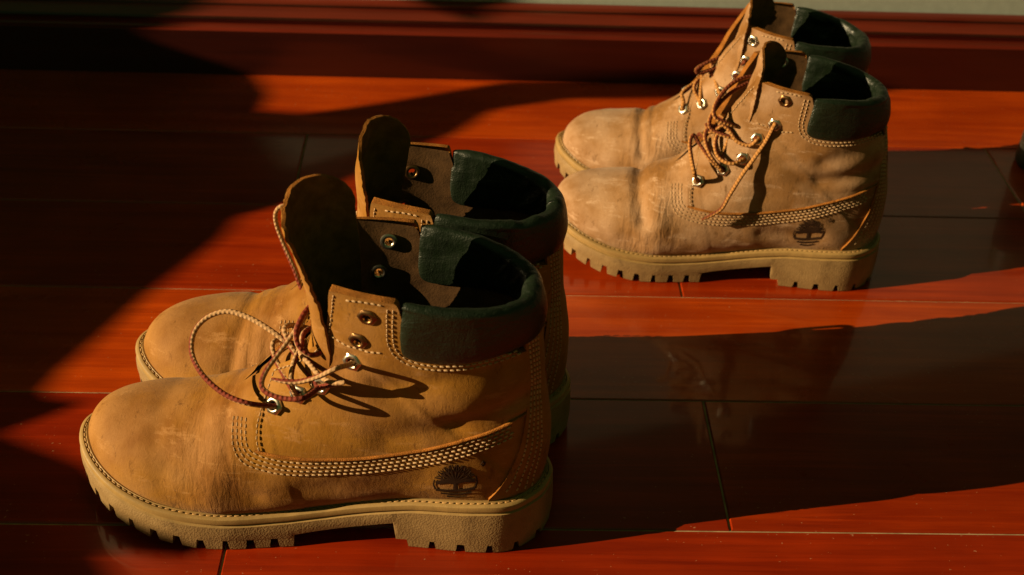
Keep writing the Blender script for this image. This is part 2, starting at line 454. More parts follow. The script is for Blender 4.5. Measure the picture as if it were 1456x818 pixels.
def half_outline(x):
    i0, i1 = INS[:, 0].argmin(), INS[:, 0].argmax()
    up = INS[i0:i1+1] if i0 < i1 else np.vstack([INS[i0:], INS[:i1+1]])
    lo = INS[i1:][::-1] if i1 > i0 else INS[i1:i0+1][::-1]
    lo = np.vstack([INS[i0:i0+1], lo]) if i1 > i0 else lo
    yl = np.interp(x, up[:, 0], up[:, 1]); ym = np.interp(x, lo[:, 0], lo[:, 1])
    return (yl-ym)/2, (yl+ym)/2
ZW = np.array([(0,41),(40,40.5),(86,37.5),(112,34),(138,30),(162,27.5),(184,26.5),(204,26.5),(224,28),(244,31),(262,35),(276,38.5),(286,41.5),(292,43.5),(305,48)], float)
def zweld(x): return np.interp(x, ZW[:, 0], ZW[:, 1])
#        Tx    Tz    Bx    Bz   wmax  sm   gap   qT   qB
ROWS = [(296.5, 49, 296.5, 45,  0.6, .75, 0.0, 2.4, 3.0),
        (295.5, 54.5, 295.5, 44,  0.0, .75, 0.0, 2.4, 3.0),
        (292.0, 61, 292.0, 42,  0.0, .75, 0.0, 2.4, 3.0),
        (286.0, 66.5, 286.0, 40, 0.0, .75, 0.0, 2.4, 3.0),
        (276.0, 71, 276.0, 37, 0.0, .75, 0.0, 2.4, 3.0),
        (262.0, 74, 262.0, 33, 0.0, .75, 0.0, 2.4, 3.0),
        (245.0, 76.5, 244.0, 29,  0.0, .75, 0.0, 2.4, 3.0),
        (226.0, 80, 224.0, 26,  0.0, .74, 0.0, 2.3, 3.0),
        (208.0, 87.5, 204.0, 24.5, 50., .73, 0.0, 2.1, 3.0),
        (193.0, 97, 184.0, 24.5, 47.5, .72, 0.0, 1.9, 3.0),
        (181.0, 109, 162.0, 25.5, 45., .70, 5.0, 1.8, 3.0),
        (171.0, 120, 138.0, 28, 42.5, .66, 10., 1.8, 3.0),
        (162.0, 133, 112.0, 32, 40.5, .62, 14., 1.9, 3.0),
        (154.0, 145, 86.0, 35.5, 39.2, .58, 18., 2.0, 2.8),
        (147.0, 156, 60.0, 38, 38.2, .55, 21., 2.0, 2.6),
        (142.0, 165, 36.0, 38.5, 37.6, .52, 24., 2.0, 2.5),
        (138.0, 171.5, 18.0, 39, 37.2, .50, 26., 2.0, 2.4),
        (134.5, 176.5, 9.5, 39.5, 37.0, .48, 28., 2.0, 2.3),
        (132.0, 180, 6.5, 44, 37.0, .46, 29., 2.0, 2.2),
        (130.0, 183, 4.5, 62, 37.4, .45, 30., 2.0, 2.2),
        (128.0, 186, 5.0, 84, 37.8, .45, 31., 2.0, 2.2),
        (126.0, 188.5, 7.5, 106, 38.4, .45, 32., 2.0, 2.2),
        (124.0, 191, 10.0, 128, 39.0, .45, 33., 2.0, 2.2),
        (122.5, 193, 11.0, 148, 39.8, .45, 34., 2.0, 2.2),
        (121.0, 195, 11.5, 169, 40.6, .45, 35., 2.0, 2.2),
        (119.5, 197, 12.0, 192, 41.5, .45, 36., 2.0, 2.2)]
KMAX = len(ROWS)-1
def seg_groove(P, a, b, depth, width):    # groove along a line in side view (x, z)
    a = np.array(a, float); b = np.array(b, float); d = b-a
    q = P[..., [0, 2]]-a
    t = np.clip((q@d)/(d@d), 0, 1)
    r = np.linalg.norm(q-t[..., None]*d, axis=-1)
    return -depth*np.exp(-(r/width)**2)

FRONT_NEAR = {11: (170, 119), 12: (158.5, 127.5), 13: (147, 137.5), 14: (138, 148), 15: (133, 157), 16: (130.5, 164), 17: (129, 170), 18: (128, 175), 19: (127.2, 179.5),
              20: (126.5, 183.5), 21: (126, 187), 22: (125.5, 190), 23: (125, 192.5), 24: (124.5, 195), 25: (124, 197.5)}
class Last:
    def __init__(self, gap=1.0, creases=(), lean=(0, 0), seed=0.0, amp=0.6, front=None):
        T = np.array(ROWS, float)
        for i_, xz_ in (front or {}).items(): T[i_, :2] = xz_
        h, c = half_outline(T[:, 2])
        h = np.maximum(h, 0.0)
        h[18:] = 0; h[0] = 0.3
        T[:8, 4] = h[:8]*1.025+0.6
        self.tab = np.column_stack([T, h, c])
        self.tab[18:, 10] *= 0.0
        self.gap = gap; self.creases = creases; self.lean = lean; self.seed = seed; self.amp = amp
        ks, as_ = np.meshgrid(np.arange(0, KMAX+.01, .1), np.linspace(0.0, 1, 101), indexing='ij')
        self.ks, self.as_ = ks.ravel(), as_.ravel()
        self.inv_tab = {s: self.S(self.ks, self.as_, s)[:, [0, 2]] for s in (1, -1)}
    def S0(self, k, a, side):
        R = cr(self.tab, k)
        Tx, Tz, Bx, Bz, w, sm, g, qT, qB, h, c = [R[..., i] for i in range(11)]
        g = np.maximum(g, 0)*self.gap; h = np.maximum(h, 0); w = np.maximum(w, 0.3)
        a = np.clip(a, 0, 1)
        fr = a < 0.5
        ang = np.where(fr, (0.5-a), (a-0.5))/0.5*math.pi/2
        q = np.where(fr, qT, qB)
        r = np.sin(ang)
        e = np.clip(np.where(fr, g, h)/w, 0, 1.0)
        ww = w*np.sqrt(np.maximum(1-(1-e*e)*r**q, 0))
        sg = np.where(fr, sm*(1-r), sm+(1-sm)*r)
        x = Tx+(Bx-Tx)*sg; z = Tz+(Bz-Tz)*sg
        y = c+side*ww
        lz = np.clip((z-90)/110, 0, 1)**1.5
        return np.stack([x+self.lean[0]*lz, y+self.lean[1]*lz, z], -1)
    def nrm0(self, k, a, side, f):
        e1, e2 = 0.03, 0.004
        k1, k0 = np.minimum(k+e1, KMAX), np.maximum(k-e1, 0)
        a1, a0 = np.minimum(a+e2, 1), np.maximum(a-e2, 0)
        n = np.cross(f(k1, a, side)-f(k0, a, side), f(k, a1, side)-f(k, a0, side))
        n *= -side
        l = np.linalg.norm(n, axis=-1, keepdims=True)
        n = n/np.maximum(l, 1e-9)
        return n
    def S(self, k, a, side):
        k = np.asarray(k, float); a = np.asarray(a, float)
        P = self.S0(k, a, side)
        n = self.nrm0(k, a, side, self.S0)
        d = np.zeros(P.shape[:-1])
        for cs, A, B, dep, wid in self.creases:
            if cs == 0 or cs == side: d += seg_groove(P, A, B, dep, wid)
        if self.amp: d += self.amp*vnoise(P, 1/26., self.seed)+0.35*self.amp*vnoise(P, 1/10., self.seed+5)
        d *= np.clip((P[..., 2]-zweld(P[..., 0]))/8, 0, 1)
        return P+n*d[..., None]
    def SN(self, k, a, side):
        k = np.asarray(k, float); a = np.asarray(a, float)
        return self.S(k, a, side), self.nrm0(k, a, side, self.S)
    def inv(self, xz, side):                # side-view point -> (k, a)
        tab = self.inv_tab[side]
        xz = np.atleast_2d(np.asarray(xz, float))
        ii = np.array([((tab-p)**2).sum(1).argmin() for p in xz])
        k, a = self.ks[ii].copy(), self.as_[ii].copy()
        f = lambda k, a: self.S(k, a, side)[..., [0, 2]]
        for _ in range(4):
            q = f(k, a)
            k1, k0 = np.minimum(k+.05, KMAX), np.maximum(k-.05, 0)
            a1, a0 = np.minimum(a+.005, 1), np.maximum(a-.005, 0)
            j1 = (f(k1, a)-f(k0, a))/(k1-k0)[:, None]
            j2 = (f(k, a1)-f(k, a0))/(a1-a0)[:, None]
            det = j1[:, 0]*j2[:, 1]-j1[:, 1]*j2[:, 0]
            r = xz-q
            ok = np.abs(det) > 1e-2
            det = np.where(ok, det, 1.0)
            dk = (r[:, 0]*j2[:, 1]-r[:, 1]*j2[:, 0])/det
            da = (j1[:, 0]*r[:, 1]-j1[:, 1]*r[:, 0])/det
            k = np.clip(k+np.where(ok, np.clip(dk, -.15, .15), 0), 0, KMAX)
            a = np.clip(a+np.where(ok, np.clip(da, -.015, .015), 0), 0, 1)
        return np.stack([k, a], 1)

MM = 0.001
def cull(V, F, fm, holes, rad):
    if not len(holes): return F, fm
    Fa = [np.mean([V[i] for i in f], axis=0) for f in F]
    C = np.array(Fa)
    keep = np.ones(len(F), bool)
    for h in holes: keep &= np.linalg.norm(C-h, axis=1) > rad
    return [f for f, q in zip(F, keep) if q], [f for f, q in zip(fm, keep) if q]
def patch(last, K, A, side, off, depth, holes=(), edge_soft=0.5):
    """leather panel: grid over (k, a) lifted by off with a cut edge going down by depth"""
    P, Nn = last.SN(K, A, side)
    m, n = K.shape
    off = np.broadcast_to(off, K.shape).copy()
    P = P+Nn*off[..., None]
    V = list(P.reshape(-1, 3))
    flip = side < 0
    F = grid_faces(m, n, flip=not flip)
    fm = [0]*len(F)
    ring = [i*n for i in range(m)] + [(m-1)*n+j for j in range(1, n)] + [i*n+n-1 for i in range(m-2, -1, -1)] + [j for j in range(n-2, 0, -1)]
    Nf = Nn.reshape(-1, 3)
    base = len(V)
    for r in ring: V.append(V[r]-Nf[r]*depth)
    q = len(ring)
    for i in range(q):
        a, b = ring[i], ring[(i+1) % q]
        f = (a, b, base+(i+1) % q, base+i)
        F.append(f[::-1] if not flip else f); fm.append(1)
    V = np.array(V)
    F, fm = cull(V, F, fm, holes, 3.1)
    return V*MM, F, fm
def coons(Lc, Rc, Bc, Tc, m, n):           # left, right run bottom->top, bottom, top run left->right
    Lc, Rc = resample(Lc, n=m), resample(Rc, n=m)
    Bc, Tc = resample(Bc, n=n), resample(Tc, n=n)
    v = np.linspace(0, 1, m)[:, None, None]; u = np.linspace(0, 1, n)[None, :, None]
    G = (1-u)*Lc[:, None]+u*Rc[:, None]+(1-v)*Bc[None]+v*Tc[None]
    G = G-((1-u)*(1-v)*Bc[0]+u*(1-v)*Bc[-1]+(1-u)*v*Tc[0]+u*v*Tc[-1])
    return G
def stitches(P, Nn, pitch, length, rad, V, F, fm=None, hole=True, jitter=0.25):
    """thread bumps along a 3-D polyline P (mm) lying on a surface with normals Nn"""
    d = np.r_[0, np.cumsum(np.linalg.norm(np.diff(P, axis=0), axis=1))]
    s = np.arange(pitch*0.5, d[-1]-pitch*0.4, pitch)
    for si in s:
        c = [np.array([np.interp(x, d, P[:, i]) for i in range(3)]) for x in (si-length/2, si, si+length/2)]
        nn = np.array([np.interp(si, d, Nn[:, i]) for i in range(3)]); nn /= np.linalg.norm(nn)
        t = c[2]-c[0]; t /= np.linalg.norm(t)+1e-9
        b = np.cross(nn, t)
        o = len(V)
        jit = random.uniform(-jitter, jitter)
        c = [q+b*jit*rad for q in c]
        for q, w, h0 in ((c[0], 0.55, -0.3), (c[0]*.7+c[1]*.3, 1.0, 0.55), (c[2]*.7+c[1]*.3, 1.0, 0.55), (c[2], 0.55, -0.3)):
            for x, h in ((-1, -0.5), (-.7, .5), (0, .95), (.7, .5), (1, -0.5)):
                V.append((q+b*rad*w*x+nn*rad*(h*w+h0*.6))*MM)
        for r in range(3):
            for j in range(4):
                F.append((o+r*5+j, o+r*5+j+1, o+r*5+6+j, o+r*5+5+j))
                if fm is not None: fm.append(0)
        if hole:                              # the needle hole between two stitches
            q = np.array([np.interp(si+pitch/2, d, P[:, i]) for i in range(3)])+nn*0.08
            o = len(V)
            for x, y in ((-.6, 0), (0, -.75), (.6, 0), (0, .75)): V.append((q+t*rad*x+b*rad*y)*MM)
            F.append((o, o+1, o+2, o+3)); fm.append(1)
def tube(P, rad, ns=10, taper=None, cap=True):
    P = np.asarray(P, float)
    t = np.gradient(P, axis=0); t /= np.linalg.norm(t, axis=1)[:, None]+1e-12
    up = np.array([0, 0, 1.0]) if abs(t[0][2]) < .9 else np.array([1.0, 0, 0])
    n0 = np.cross(t[0], up); n0 /= np.linalg.norm(n0)
    V, UV, d = [], [], 0
    for i in range(len(P)):
        n0 = n0-t[i]*(n0@t[i]); n0 /= np.linalg.norm(n0)
        b = np.cross(t[i], n0)
        if i: d += np.linalg.norm(P[i]-P[i-1])
        r = rad*(taper[i] if taper is not None else 1)
        for j in range(ns+1):
            an = 2*math.pi*j/ns
            V.append(P[i]+(n0*math.cos(an)+b*math.sin(an))*r); UV.append((d, j/ns))
    F = grid_faces(len(P), ns+1, flip=True)
    if cap:
        F.append(tuple(range(ns)))
        F.append(tuple((len(P)-1)*(ns+1)+j for j in range(ns-1, -1, -1)))
    return np.array(V), F, UV
def offset_poly(P, d):
    P = np.asarray(P, float)
    t = np.gradient(P, axis=0); t /= np.linalg.norm(t, axis=1)[:, None]+1e-9
    nn = np.stack([t[:, 1], -t[:, 0]], 1)
    return P+nn*d
def eyelet_mesh():
    V, F = [], []
    ns = 30
    prof = [(2.5, -5.2), (2.5, 0.9), (2.9, 1.5), (3.7, 1.75), (4.7, 1.35), (-1, 0.55), (-1, -0.6)]
    back = [(2.5, -5.2), (3.0, -5.9), (4.0, -6.0), (5.0, -5.6), (5.2, -4.6)]
    def ro(an):
        s = math.pi/3
        x = (an % s)-s/2
        return min(6.0, 5.35/math.cos(x))
    for pr in (prof, back):
        o = len(V)
        for r, h in pr:
            for j in range(ns):
                an = 2*math.pi*j/ns
                rr = ro(an) if r < 0 else r
                V.append((rr*math.cos(an)*MM, rr*math.sin(an)*MM, h*MM))
        F += grid_faces(len(pr), ns, o, closed=True, flip=pr is back)
    me = bpy.data.meshes.new('eyelet')
    me.from_pydata(V, [], F)
    me.shade_smooth(); me.set_sharp_from_angle(angle=math.radians(50))
    return me
EYE = eyelet_mesh(); EYE.materials.append(M['metal'])
EYE2 = EYE.copy(); EYE2.materials.clear(); EYE2.materials.append(M['metal_dark'])

BAND = [(178,77),(165,75.5),(148,75),(130,76),(110,78),(88,82.5),(66,89),(45,96.5),(28,103),(14,107)]
def build_outsole(root, side, lat):
    """lat = +1: lateral is +y"""
    O = OUTLINE.copy(); NN = ON.copy()
    x = O[:, 0]
    zw = zweld(x)
    spring = np.interp(x, [215, 250, 280, 305], [0, 5, 13, 22])
    def zwall(x, spring):                       # lower edge of the sole wall, above the lugs
        heel = 7.0
        arch = np.interp(x, [96, 130, 150, 158], [21, 15.5, 12.5, 11.0])
        fore = 8.5+spring
        return np.where(x < 95.5, heel, np.where(x < 160, arch, fore))
    zb = zwall(x, spring)
    # rings: (offset outward, height from a reference)
    rings = [(-14, zw-1.2), (-8.0, zw-0.4), (-4.6, zw+0.5), (-4.0, zw-0.5), (-3.0, zw-0.5), (-2.4, zw+0.2), (-1.2, zw+0.0), (-0.2, zw-0.8), (0.2, zw-2.2), (0.0, zw-4.4),
             (-1.0, zw-5.3), (-1.0, zw-6.3), (0.3, zw-7.0)]
    V = []
    fm_r = []
    for o, z in rings:
        V += [(px, py*lat, pz) for (px, py), pz in zip(O+NN*o, np.broadcast_to(z, x.shape))]
    for f_, o in ((0.33, 0.9), (0.66, 1.0), (1.0, 0.6)):
        z = (zw-7.0)*(1-f_)+zb*f_
        V += [(px, py*lat, pz) for (px, py), pz in zip(O+NN*o, z)]
    nr = len(rings)+3
    n = len(O)
    # bottom: towards the centre line
    cy = np.interp(x, [0, 90, 150, 215, 303], [0, 1, 1.5, 0, -5])
    V += [(min(max(px, 8), 290), (py*0.4+c_*0.6)*lat, pz) for (px, py), pz, c_ in zip(O, zb, cy)]
    V += [(min(max(px, 8), 290), c_*lat, pz) for (px, py), pz, c_ in zip(O, zb, cy)]
    F = grid_faces(nr+2, n, closed=True, flip=lat < 0)
    fm = []
    for i in range(nr+1): fm += [0 if i < len(rings)-1 else 1]*n
    # insole cap
    c = len(V); V += [(min(max(px, 20), 280), c_*lat, z-1.5) for (px, py), z, c_ in zip(O, zw, cy)]
    for j in range(n):
        j2 = (j+1) % n
        f = (j, c+j, c+j2, j2)
        F.append(f if lat > 0 else f[::-1]); fm.append(0)
    sole = mesh_obj('outsole', np.array(V)*MM, F, [M['rubber'], M['rubber_side']], root, fmat=fm, sharp=35)
    # lugs along the edge
    d = np.r_[0, np.cumsum(np.linalg.norm(np.diff(O, axis=0), axis=1))]
    tot = d[-1]+np.linalg.norm(O[0]-O[-1])
    pos = 4.0
    while pos < tot-4:
        i0 = np.searchsorted(d, pos) % n
        xm = O[i0, 0]
        heel = xm < 92
        if 88 < xm < 158:
            pos += 1.0; continue
        lw, gap = (14.5, 3.4) if heel else (11.5, 3.6)
        s = np.linspace(pos, pos+lw, 5)
        idx = [min(int(np.searchsorted(d, q)), n-1) for q in s]
        if any(87 < O[q, 0]-(0) < 96 for q in idx) and heel is False: pos += 1; continue
        V, F = [], []
        m = len(idx)
        for lvl in range(3):
            for w_, q in enumerate(idx):
                px, py = O[q]; nx, ny = NN[q]
                z_hi = zb[q]+0.6
                z_lo = np.interp(px, [0, 9], [1.2, 0]) if heel else spring[q]
                sh = -(0.5-w_/(m-1))*2.6           # lugs narrow a little towards the ground
                tx, ty = -ny, nx
                for inn in (0.55, -13.0):
                    o_ = inn if lvl == 0 else (inn-0.2 if inn > 0 else inn)
                    if lvl == 2 and inn > 0: o_ = inn-0.7
                    z = (z_hi, z_lo+1.0, z_lo)[lvl]
                    sg = sh*(0, 0.8, 1.1)[lvl]
                    V.append(((px+nx*o_+tx*sg)*MM, (py+ny*o_+ty*sg)*MM*lat, z*MM))
        W = 2*m
        for lvl in range(2):
            for w_ in range(m-1):
                a = lvl*W+w_*2
                F += [(a, a+2, a+2+W, a+W), (a+1, a+1+W, a+3+W, a+3)]
            a = lvl*W; b = lvl*W+2*(m-1)
            F += [(a, a+W, a+1+W, a+1), (b, b+1, b+1+W, b+W)]
        for w_ in range(m-1):
            a = 2*W+w_*2
            F.append((a, a+2, a+3, a+1))
        if lat > 0: F = [f[::-1] for f in F]
        mesh_obj('tread_lug', V, F, M['rubber_side'], sole, smooth=False)
        pos += lw+gap
    # welt stitching
    V, F = [], []
    path = np.column_stack([O-NN*3.5, zw-0.45]); path[:, 1] *= lat
    path = np.vstack([path, path[:1]])
    keep = path[:, 0] > 12
    stitches(path, np.tile([0, 0, 1.0], (len(path), 1)), 4.3, 3.2, 0.62, V, F, [], hole=False)
    tag(mesh_obj('welt_stitching', V, F, M['welt_thread'], sole), kind='stuff')
    return sole

def klim(last, side, A):                     # panels stop under the collar, the front tab goes to the top
    at_ = last.inv([(89, 192)], side)[0][1]
    t = np.clip((A-(at_-0.012))/0.03, 0, 1)
    return 24.9-1.9*(t*t*(3-2*t))
def quarter_curves(last, side):
    band = last.inv(resample(spline(BAND, 60), n=40), side)
    band[-1] = (max(band[-1][0], 20.6), 1.0)
    c0 = band[0]
    fr = last.inv([(180, 84), (180, 92), (178, 100)], side)
    Lc = np.vstack([c0, fr, [(10.9, 0.02), (11.4, 0.0), (24.6, 0.0)]])
    return band, Lc
def build_boot(name, label, cat, loc, rot, lat, scale, lm, lace_m, last, tongue, group, laces, eye_dark=(), eye_seen=None, emb=(58.5, 59.5, 13.2)):
    root = bpy.data.objects.new(name, None)
    col.objects.link(root)
    root.location = loc
    root.rotation_euler = (0, 0, math.pi-rot)
    root.scale = (scale,)*3
    tag(root, label, cat, group)
    bpy.context.view_layer.update()
    MW = Matrix.Translation(loc) @ Matrix.Rotation(math.pi-rot, 4, 'Z') @ Matrix.Scale(scale, 4)
    build_outsole(root, 1, lat)
    sides = {1: 'lateral', -1: 'medial'}
    S_ = lambda s: s*lat                         # s=+1 lateral -> local y sign
    # NB the last is built for lateral = +y; mirror y when lat < 0
    def mir(V):
        V = np.array(V, float)
        if lat < 0: V[:, 1] *= -1
        return V
    def mf(F): return [f[::-1] for f in F] if lat < 0 else F
    # eyelets
    eyes = {}
    EK = [10.95, 11.65, 12.55, 14.5, 16.3, 21.0]
    if eye_seen:                                 # where the photograph shows this boot's eyelets
        es, epx = eye_seen
        m_ = (last.as_ > 0.02) & (last.as_ < 0.5) & (last.ks > 8)
        kk, aa_ = last.ks[m_], last.as_[m_]
        W = last.S(kk, aa_, es)*np.array([1, lat, 1])*MM
        W = np.array([tuple(MW @ Vector(p)) for p in W])-np.array([0, 0, CAM_H])
        dep = W@FW
        U = np.stack([W@RT/dep*FPX+728, W@DN/dep*FPX+409], 1)
        EKA = []
        for p in epx:
            i = ((U-np.array(p))**2).sum(1).argmin()
            EKA.append((kk[i], aa_[i]))
    for s in (1, -1):
        eyes[s] = []
        if eye_seen:
            for k, a in EKA:
                p, n = last.SN(np.array([k]), np.array([a]), s)
                eyes[s].append((p[0]+n[0]*1.3, n[0]))
            continue
        for ki, k in enumerate(EK):
            aa = np.linspace(0, 0.45, 120)
            P = last.S(np.full_like(aa, k), aa, s)
            d = np.r_[0, np.cumsum(np.linalg.norm(np.diff(P, axis=0), axis=1))]
            a = np.interp(9.0 if ki < 4 else 17.0, d, aa)
            p, n = last.SN(np.array([k]), np.array([a]), s)
            eyes[s].append((p[0]+n[0]*1.3, n[0]))
    holes = {s: [p-n*1.3 for p, n in eyes[s]] for s in (1, -1)}
    # vamp: the foot of the boot, with everything else laid on it
    V, F = [], []
    for s in (1, -1):
        k = np.concatenate([np.linspace(0, 4, 34), np.linspace(4, 17, 150)[1:], np.linspace(17, 24.4, 70)[1:]])
        a = np.concatenate([np.linspace(0, 0.12, 14), np.linspace(0.12, 0.88, 74)[1:], np.linspace(0.88, 1, 14)[1:]])
        K, A = np.meshgrid(k, a, indexing='ij')
        K = np.minimum(K, klim(last, s, A)-0.3)
        P, n = last.SN(K, A, s)
        P = P-n*np.where(K > 10.5, 0.3, 0.0)[..., None]
        o = len(V)
        V += list(P.reshape(-1, 3)*MM)
        F += grid_faces(len(k), len(a), o, flip=(s > 0))
    F2, _ = cull(np.array(V)/MM, F, [0]*len(F), holes[1]+holes[-1], 3.1)
    vamp = mesh_obj('vamp', mir(V), mf(F2), lm, root, sharp=60)
    thV, thF, thM = [], [], []                   # stitching on the vamp
    for s in (1, -1):
        band, Lc = quarter_curves(last, s)
        Rc = np.array([(band[-1][0], 1.0), (24.6, 1.0)])
        ta = np.concatenate([np.linspace(0, 0.4, 120), np.linspace(0.4, 1, 60)[1:]])
        Tc = np.column_stack([klim(last, s, ta)-1.3*np.exp(-(ta/0.018)**2), ta]); Lc[-1] = Tc[0]; Rc[-1] = Tc[-1]
        Tc = Tc*np.array([0.02, 1.0]); Tc = resample(Tc, n=200)*np.array([50., 1.0])
        G = coons(Lc, Rc, band, Tc, 90, 110)
        v = np.linspace(0, 1, 90)[:, None]; u = np.linspace(0, 1, 110)[None, :]
        off = 1.3-1.75*np.exp(-(v/0.045)**2)*np.ones_like(u)
        off += 1.2*np.exp(-(v/0.045)**2)*np.exp(-(u/0.02)**2)
        V, F, fm = patch(last, G[..., 0], G[..., 1], s, off, 4.6, holes[s])
        quarter = mesh_obj('quarter', mir(V), mf(F), [lm, M['edge']], root, fmat=fm, sharp=50)
        quarter['label'] = 'tan leather side panel carrying the lace eyelets'
        # band edge of the vamp wing
        kb = resample(band, n=160)
        P, n = last.SN(kb[:, 0], kb[:, 1], s)
        V, F, _ = tube((P+n*0.15)*MM, 0.0011, 8)
        mesh_obj('vamp_edge', mir(V), mf(F), M['edge'], vamp)
        # four rows of stitching round the panel's corner and along the band
        base = np.vstack([[(182,92.5),(182,88),(181.3,83)], np.array(BAND[0:1])+[(1.0, 1.5)], BAND[1:]])
        base = resample(spline(base, 120), step=1.0)
        for rj, dd in enumerate((2.8, 5.7, 8.6, 11.5)):
            q = offset_poly(base, -dd)
            q = q[int(len(q)*0.0)+rj*1:]
            q = q[q[:, 0] > 24]
            ka = last.inv(resample(q, step=3.0), s)
            P, n = last.SN(ka[:, 0], ka[:, 1], s)
            stitches(P+n*0.05, n, 3.8, 2.5, 0.52, thV, thF, thM)
        # quarter stitching: along the front edge, round the top tab, under the collar
        qV, qF, qM = [], [], []
        def row(ka, lift=1.35, pitch=3.6, ln=2.5, rad=0.55):
            P, n = last.SN(ka[:, 0], ka[:, 1], s)
            stitches(P+n*lift, n, pitch, ln, rad, qV, qF, qM)
        def inset_front(k0, k1, dist, nn=40):
            out = []
            for k in np.linspace(k0, k1, nn):
                aa = np.linspace(0, 0.4, 60)
                P = last.S(np.full_like(aa, k), aa, s)
                d = np.r_[0, np.cumsum(np.linalg.norm(np.diff(P, axis=0), axis=1))]
                out.append((k, np.interp(dist, d, aa)))
            return np.array(out)
        row(np.vstack([last.inv([(175, 77), (176.5, 84), (176.5, 91), (174.5, 99)], s), inset_front(11.2, 24.0, 3.0)]))
        CF = [(90, 197), (89.5, 190), (90, 179), (90, 166), (87, 159), (80, 155.5), (70, 154.5), (58, 155), (40, 156.5), (24, 158)]
        cf = resample(spline(CF, 80), step=2.0)
        lowc = last.inv(cf, s)
        for dd in (3.0, 6.2):
            q = offset_poly(cf, -dd)
            row(last.inv(q[q[:, 1] < 192], s))
        row(last.inv(resample([(119, 192.5), (108, 193.5), (97, 192.5)], step=2), s))
        row(last.inv(resample([(130, 159), (120, 156.5), (108, 155.5), (98, 157)], step=2), s))
        tag(mesh_obj('quarter_stitching', mir(qV), mf(qF), [M['thread'], M['hole']], quarter, fmat=qM), kind='stuff')
        for i, (p, n) in enumerate(eyes[s]):
            e = bpy.data.objects.new('eyelet', EYE2 if (s, i) in eye_dark else EYE)
            col.objects.link(e); e.parent = quarter
            nn = n.copy(); pp = p.copy()
            if lat < 0: nn[1] *= -1; pp[1] *= -1
            rotq = Vector(nn).to_track_quat('Z', 'Y')
            e.rotation_mode = 'QUATERNION'; e.rotation_quaternion = rotq
            e.location = pp*MM
        # heel strip, this side's half
    tag(mesh_obj('vamp_stitching', mir(thV), mf(thF), [M['thread'], M['hole']], vamp, fmat=thM), kind='stuff')
    # backstay round the heel
    Vb, Fb, fb = [], [], []
    sV, sF, sM = [], [], []
    for s in (1, -1):
        E = last.inv(resample(spline([(40, 40.5), (30, 56), (22.5, 76), (19, 100), (18.5, 125), (20, 145), (22, 160)], 40), n=40), s)
        E[0, 1] = 1.0
        ke = np.concatenate([np.linspace(E[0, 0], 18, 8)[:1], np.linspace(17.9, 24.2, 39)])
        m = len(E)
        u = np.linspace(0, 1, 26)[None, :]
        K = E[:, 0:1]*(1-u)+ke[:, None]*u
        A = E[:, 1:2]*(1-u)+1.0*u
        V, F, fm = patch(last, K[::-1], A[::-1], s, 1.25, 2.0)
        F = [f[::-1] for f in F]
        o = len(Vb); Vb += list(V); Fb += [tuple(i+o for i in f) for f in F]; fb += fm
        for t in (0.10, 0.22, 0.34, 0.46):
            K1, A1 = E[3:, 0]*(1-t)+ke[3:]*t, E[3:, 1]*(1-t)+t
            P, n = last.SN(K1, A1, s)
            stitches(P+n*1.3, n, 3.6, 2.5, 0.55, sV, sF, sM)
    bs_ = mesh_obj('backstay', mir(Vb), mf(Fb), [lm, M['edge']], root, fmat=fb, sharp=50)
    tag(mesh_obj('backstay_stitching', mir(sV), mf(sF), [M['thread'], M['hole']], bs_, fmat=sM), kind='stuff')
    # lining
    V, F, fm = [], [], []
    for s in (1, -1):
        K, A = np.meshgrid(np.linspace(9, 24.6, 80), np.linspace(0, 1, 60), indexing='ij')
        K = np.minimum(K, klim(last, s, A)-0.05)
        P, n = last.SN(K, A, s)
        P = P-n*3.0
        o = len(V); V += list(P.reshape(-1, 3)*MM)
        F += grid_faces(80, 60, o, flip=(s < 0))
    F, _ = cull(np.array(V)/MM, F, [0]*len(F), [p-n*4.3 for s in (1, -1) for p, n in eyes[s]], 3.2)
    mesh_obj('lining', mir(V), mf(F), M['lining'], root)
    # padded collar, lateral front round the heel to medial front
    cols_P, cols_N, cols_K = [], [], []
    nv = 34
    rows_o = []
    colsV = []
    for s in (1, -1):
        CF2 = [(89.5, 166), (88, 158.5), (83, 155), (75, 154), (61, 154), (42, 155.5), (24, 157.5), (10, 158.5)]
        low = last.inv(resample(spline(CF2, 60), n=70), s)
        low[-1, 1] = 1.0
        ati = last.inv([(88, 192)], s)[0]
        uu = np.linspace(0, 1, 70)
        top = np.column_stack([np.full(70, 24.5), ati[1]+(1-ati[1])*uu**1.0])
        v = np.linspace(0, 1, nv)[:, None]
        K = low[None, :, 0]*(1-v)+top[None, :, 0]*v
        A = low[None, :, 1]*(1-v)+top[None, :, 1]*v
        P, n = last.SN(K, A, s)
        n = n/np.maximum(np.linalg.norm(n, axis=-1, keepdims=True), 1e-9)
        endf = np.clip(uu/0.09, 0, 1)**0.5
        bul = (1.3+2.6*np.sin(np.pi*np.clip(v*0.93+0.035, 0, 1))**0.6)*(0.35+0.65*endf[None, :])
        wr = vnoise(P, 1/22., last.seed+9)*1.0+vnoise(P*np.array([1.0, 1, .5]), 1/8., last.seed+2)*0.3
        outer = P+n*(bul+wr*np.clip(v*1.2-0.05, 0, 1)*0.7)[..., None]
        up = P[-1]-P[-4]; up /= np.linalg.norm(up, axis=-1, keepdims=True)
        topP, topN = P[-1], n[-1]
        b0 = bul[-1]
        wk = lambda f_: vnoise(np.stack([uu*26+f_*1.3, np.full(70, f_*1.1), np.zeros(70)], 1), 1.0, last.seed+31)*0.85*np.clip((uu-0.1)*1.6, 0.1, 1)
        roll = []
        R = (3.2+2.6*uu)*(0.5+0.5*endf)
        cen = topP+topN*(b0-R)[:, None]
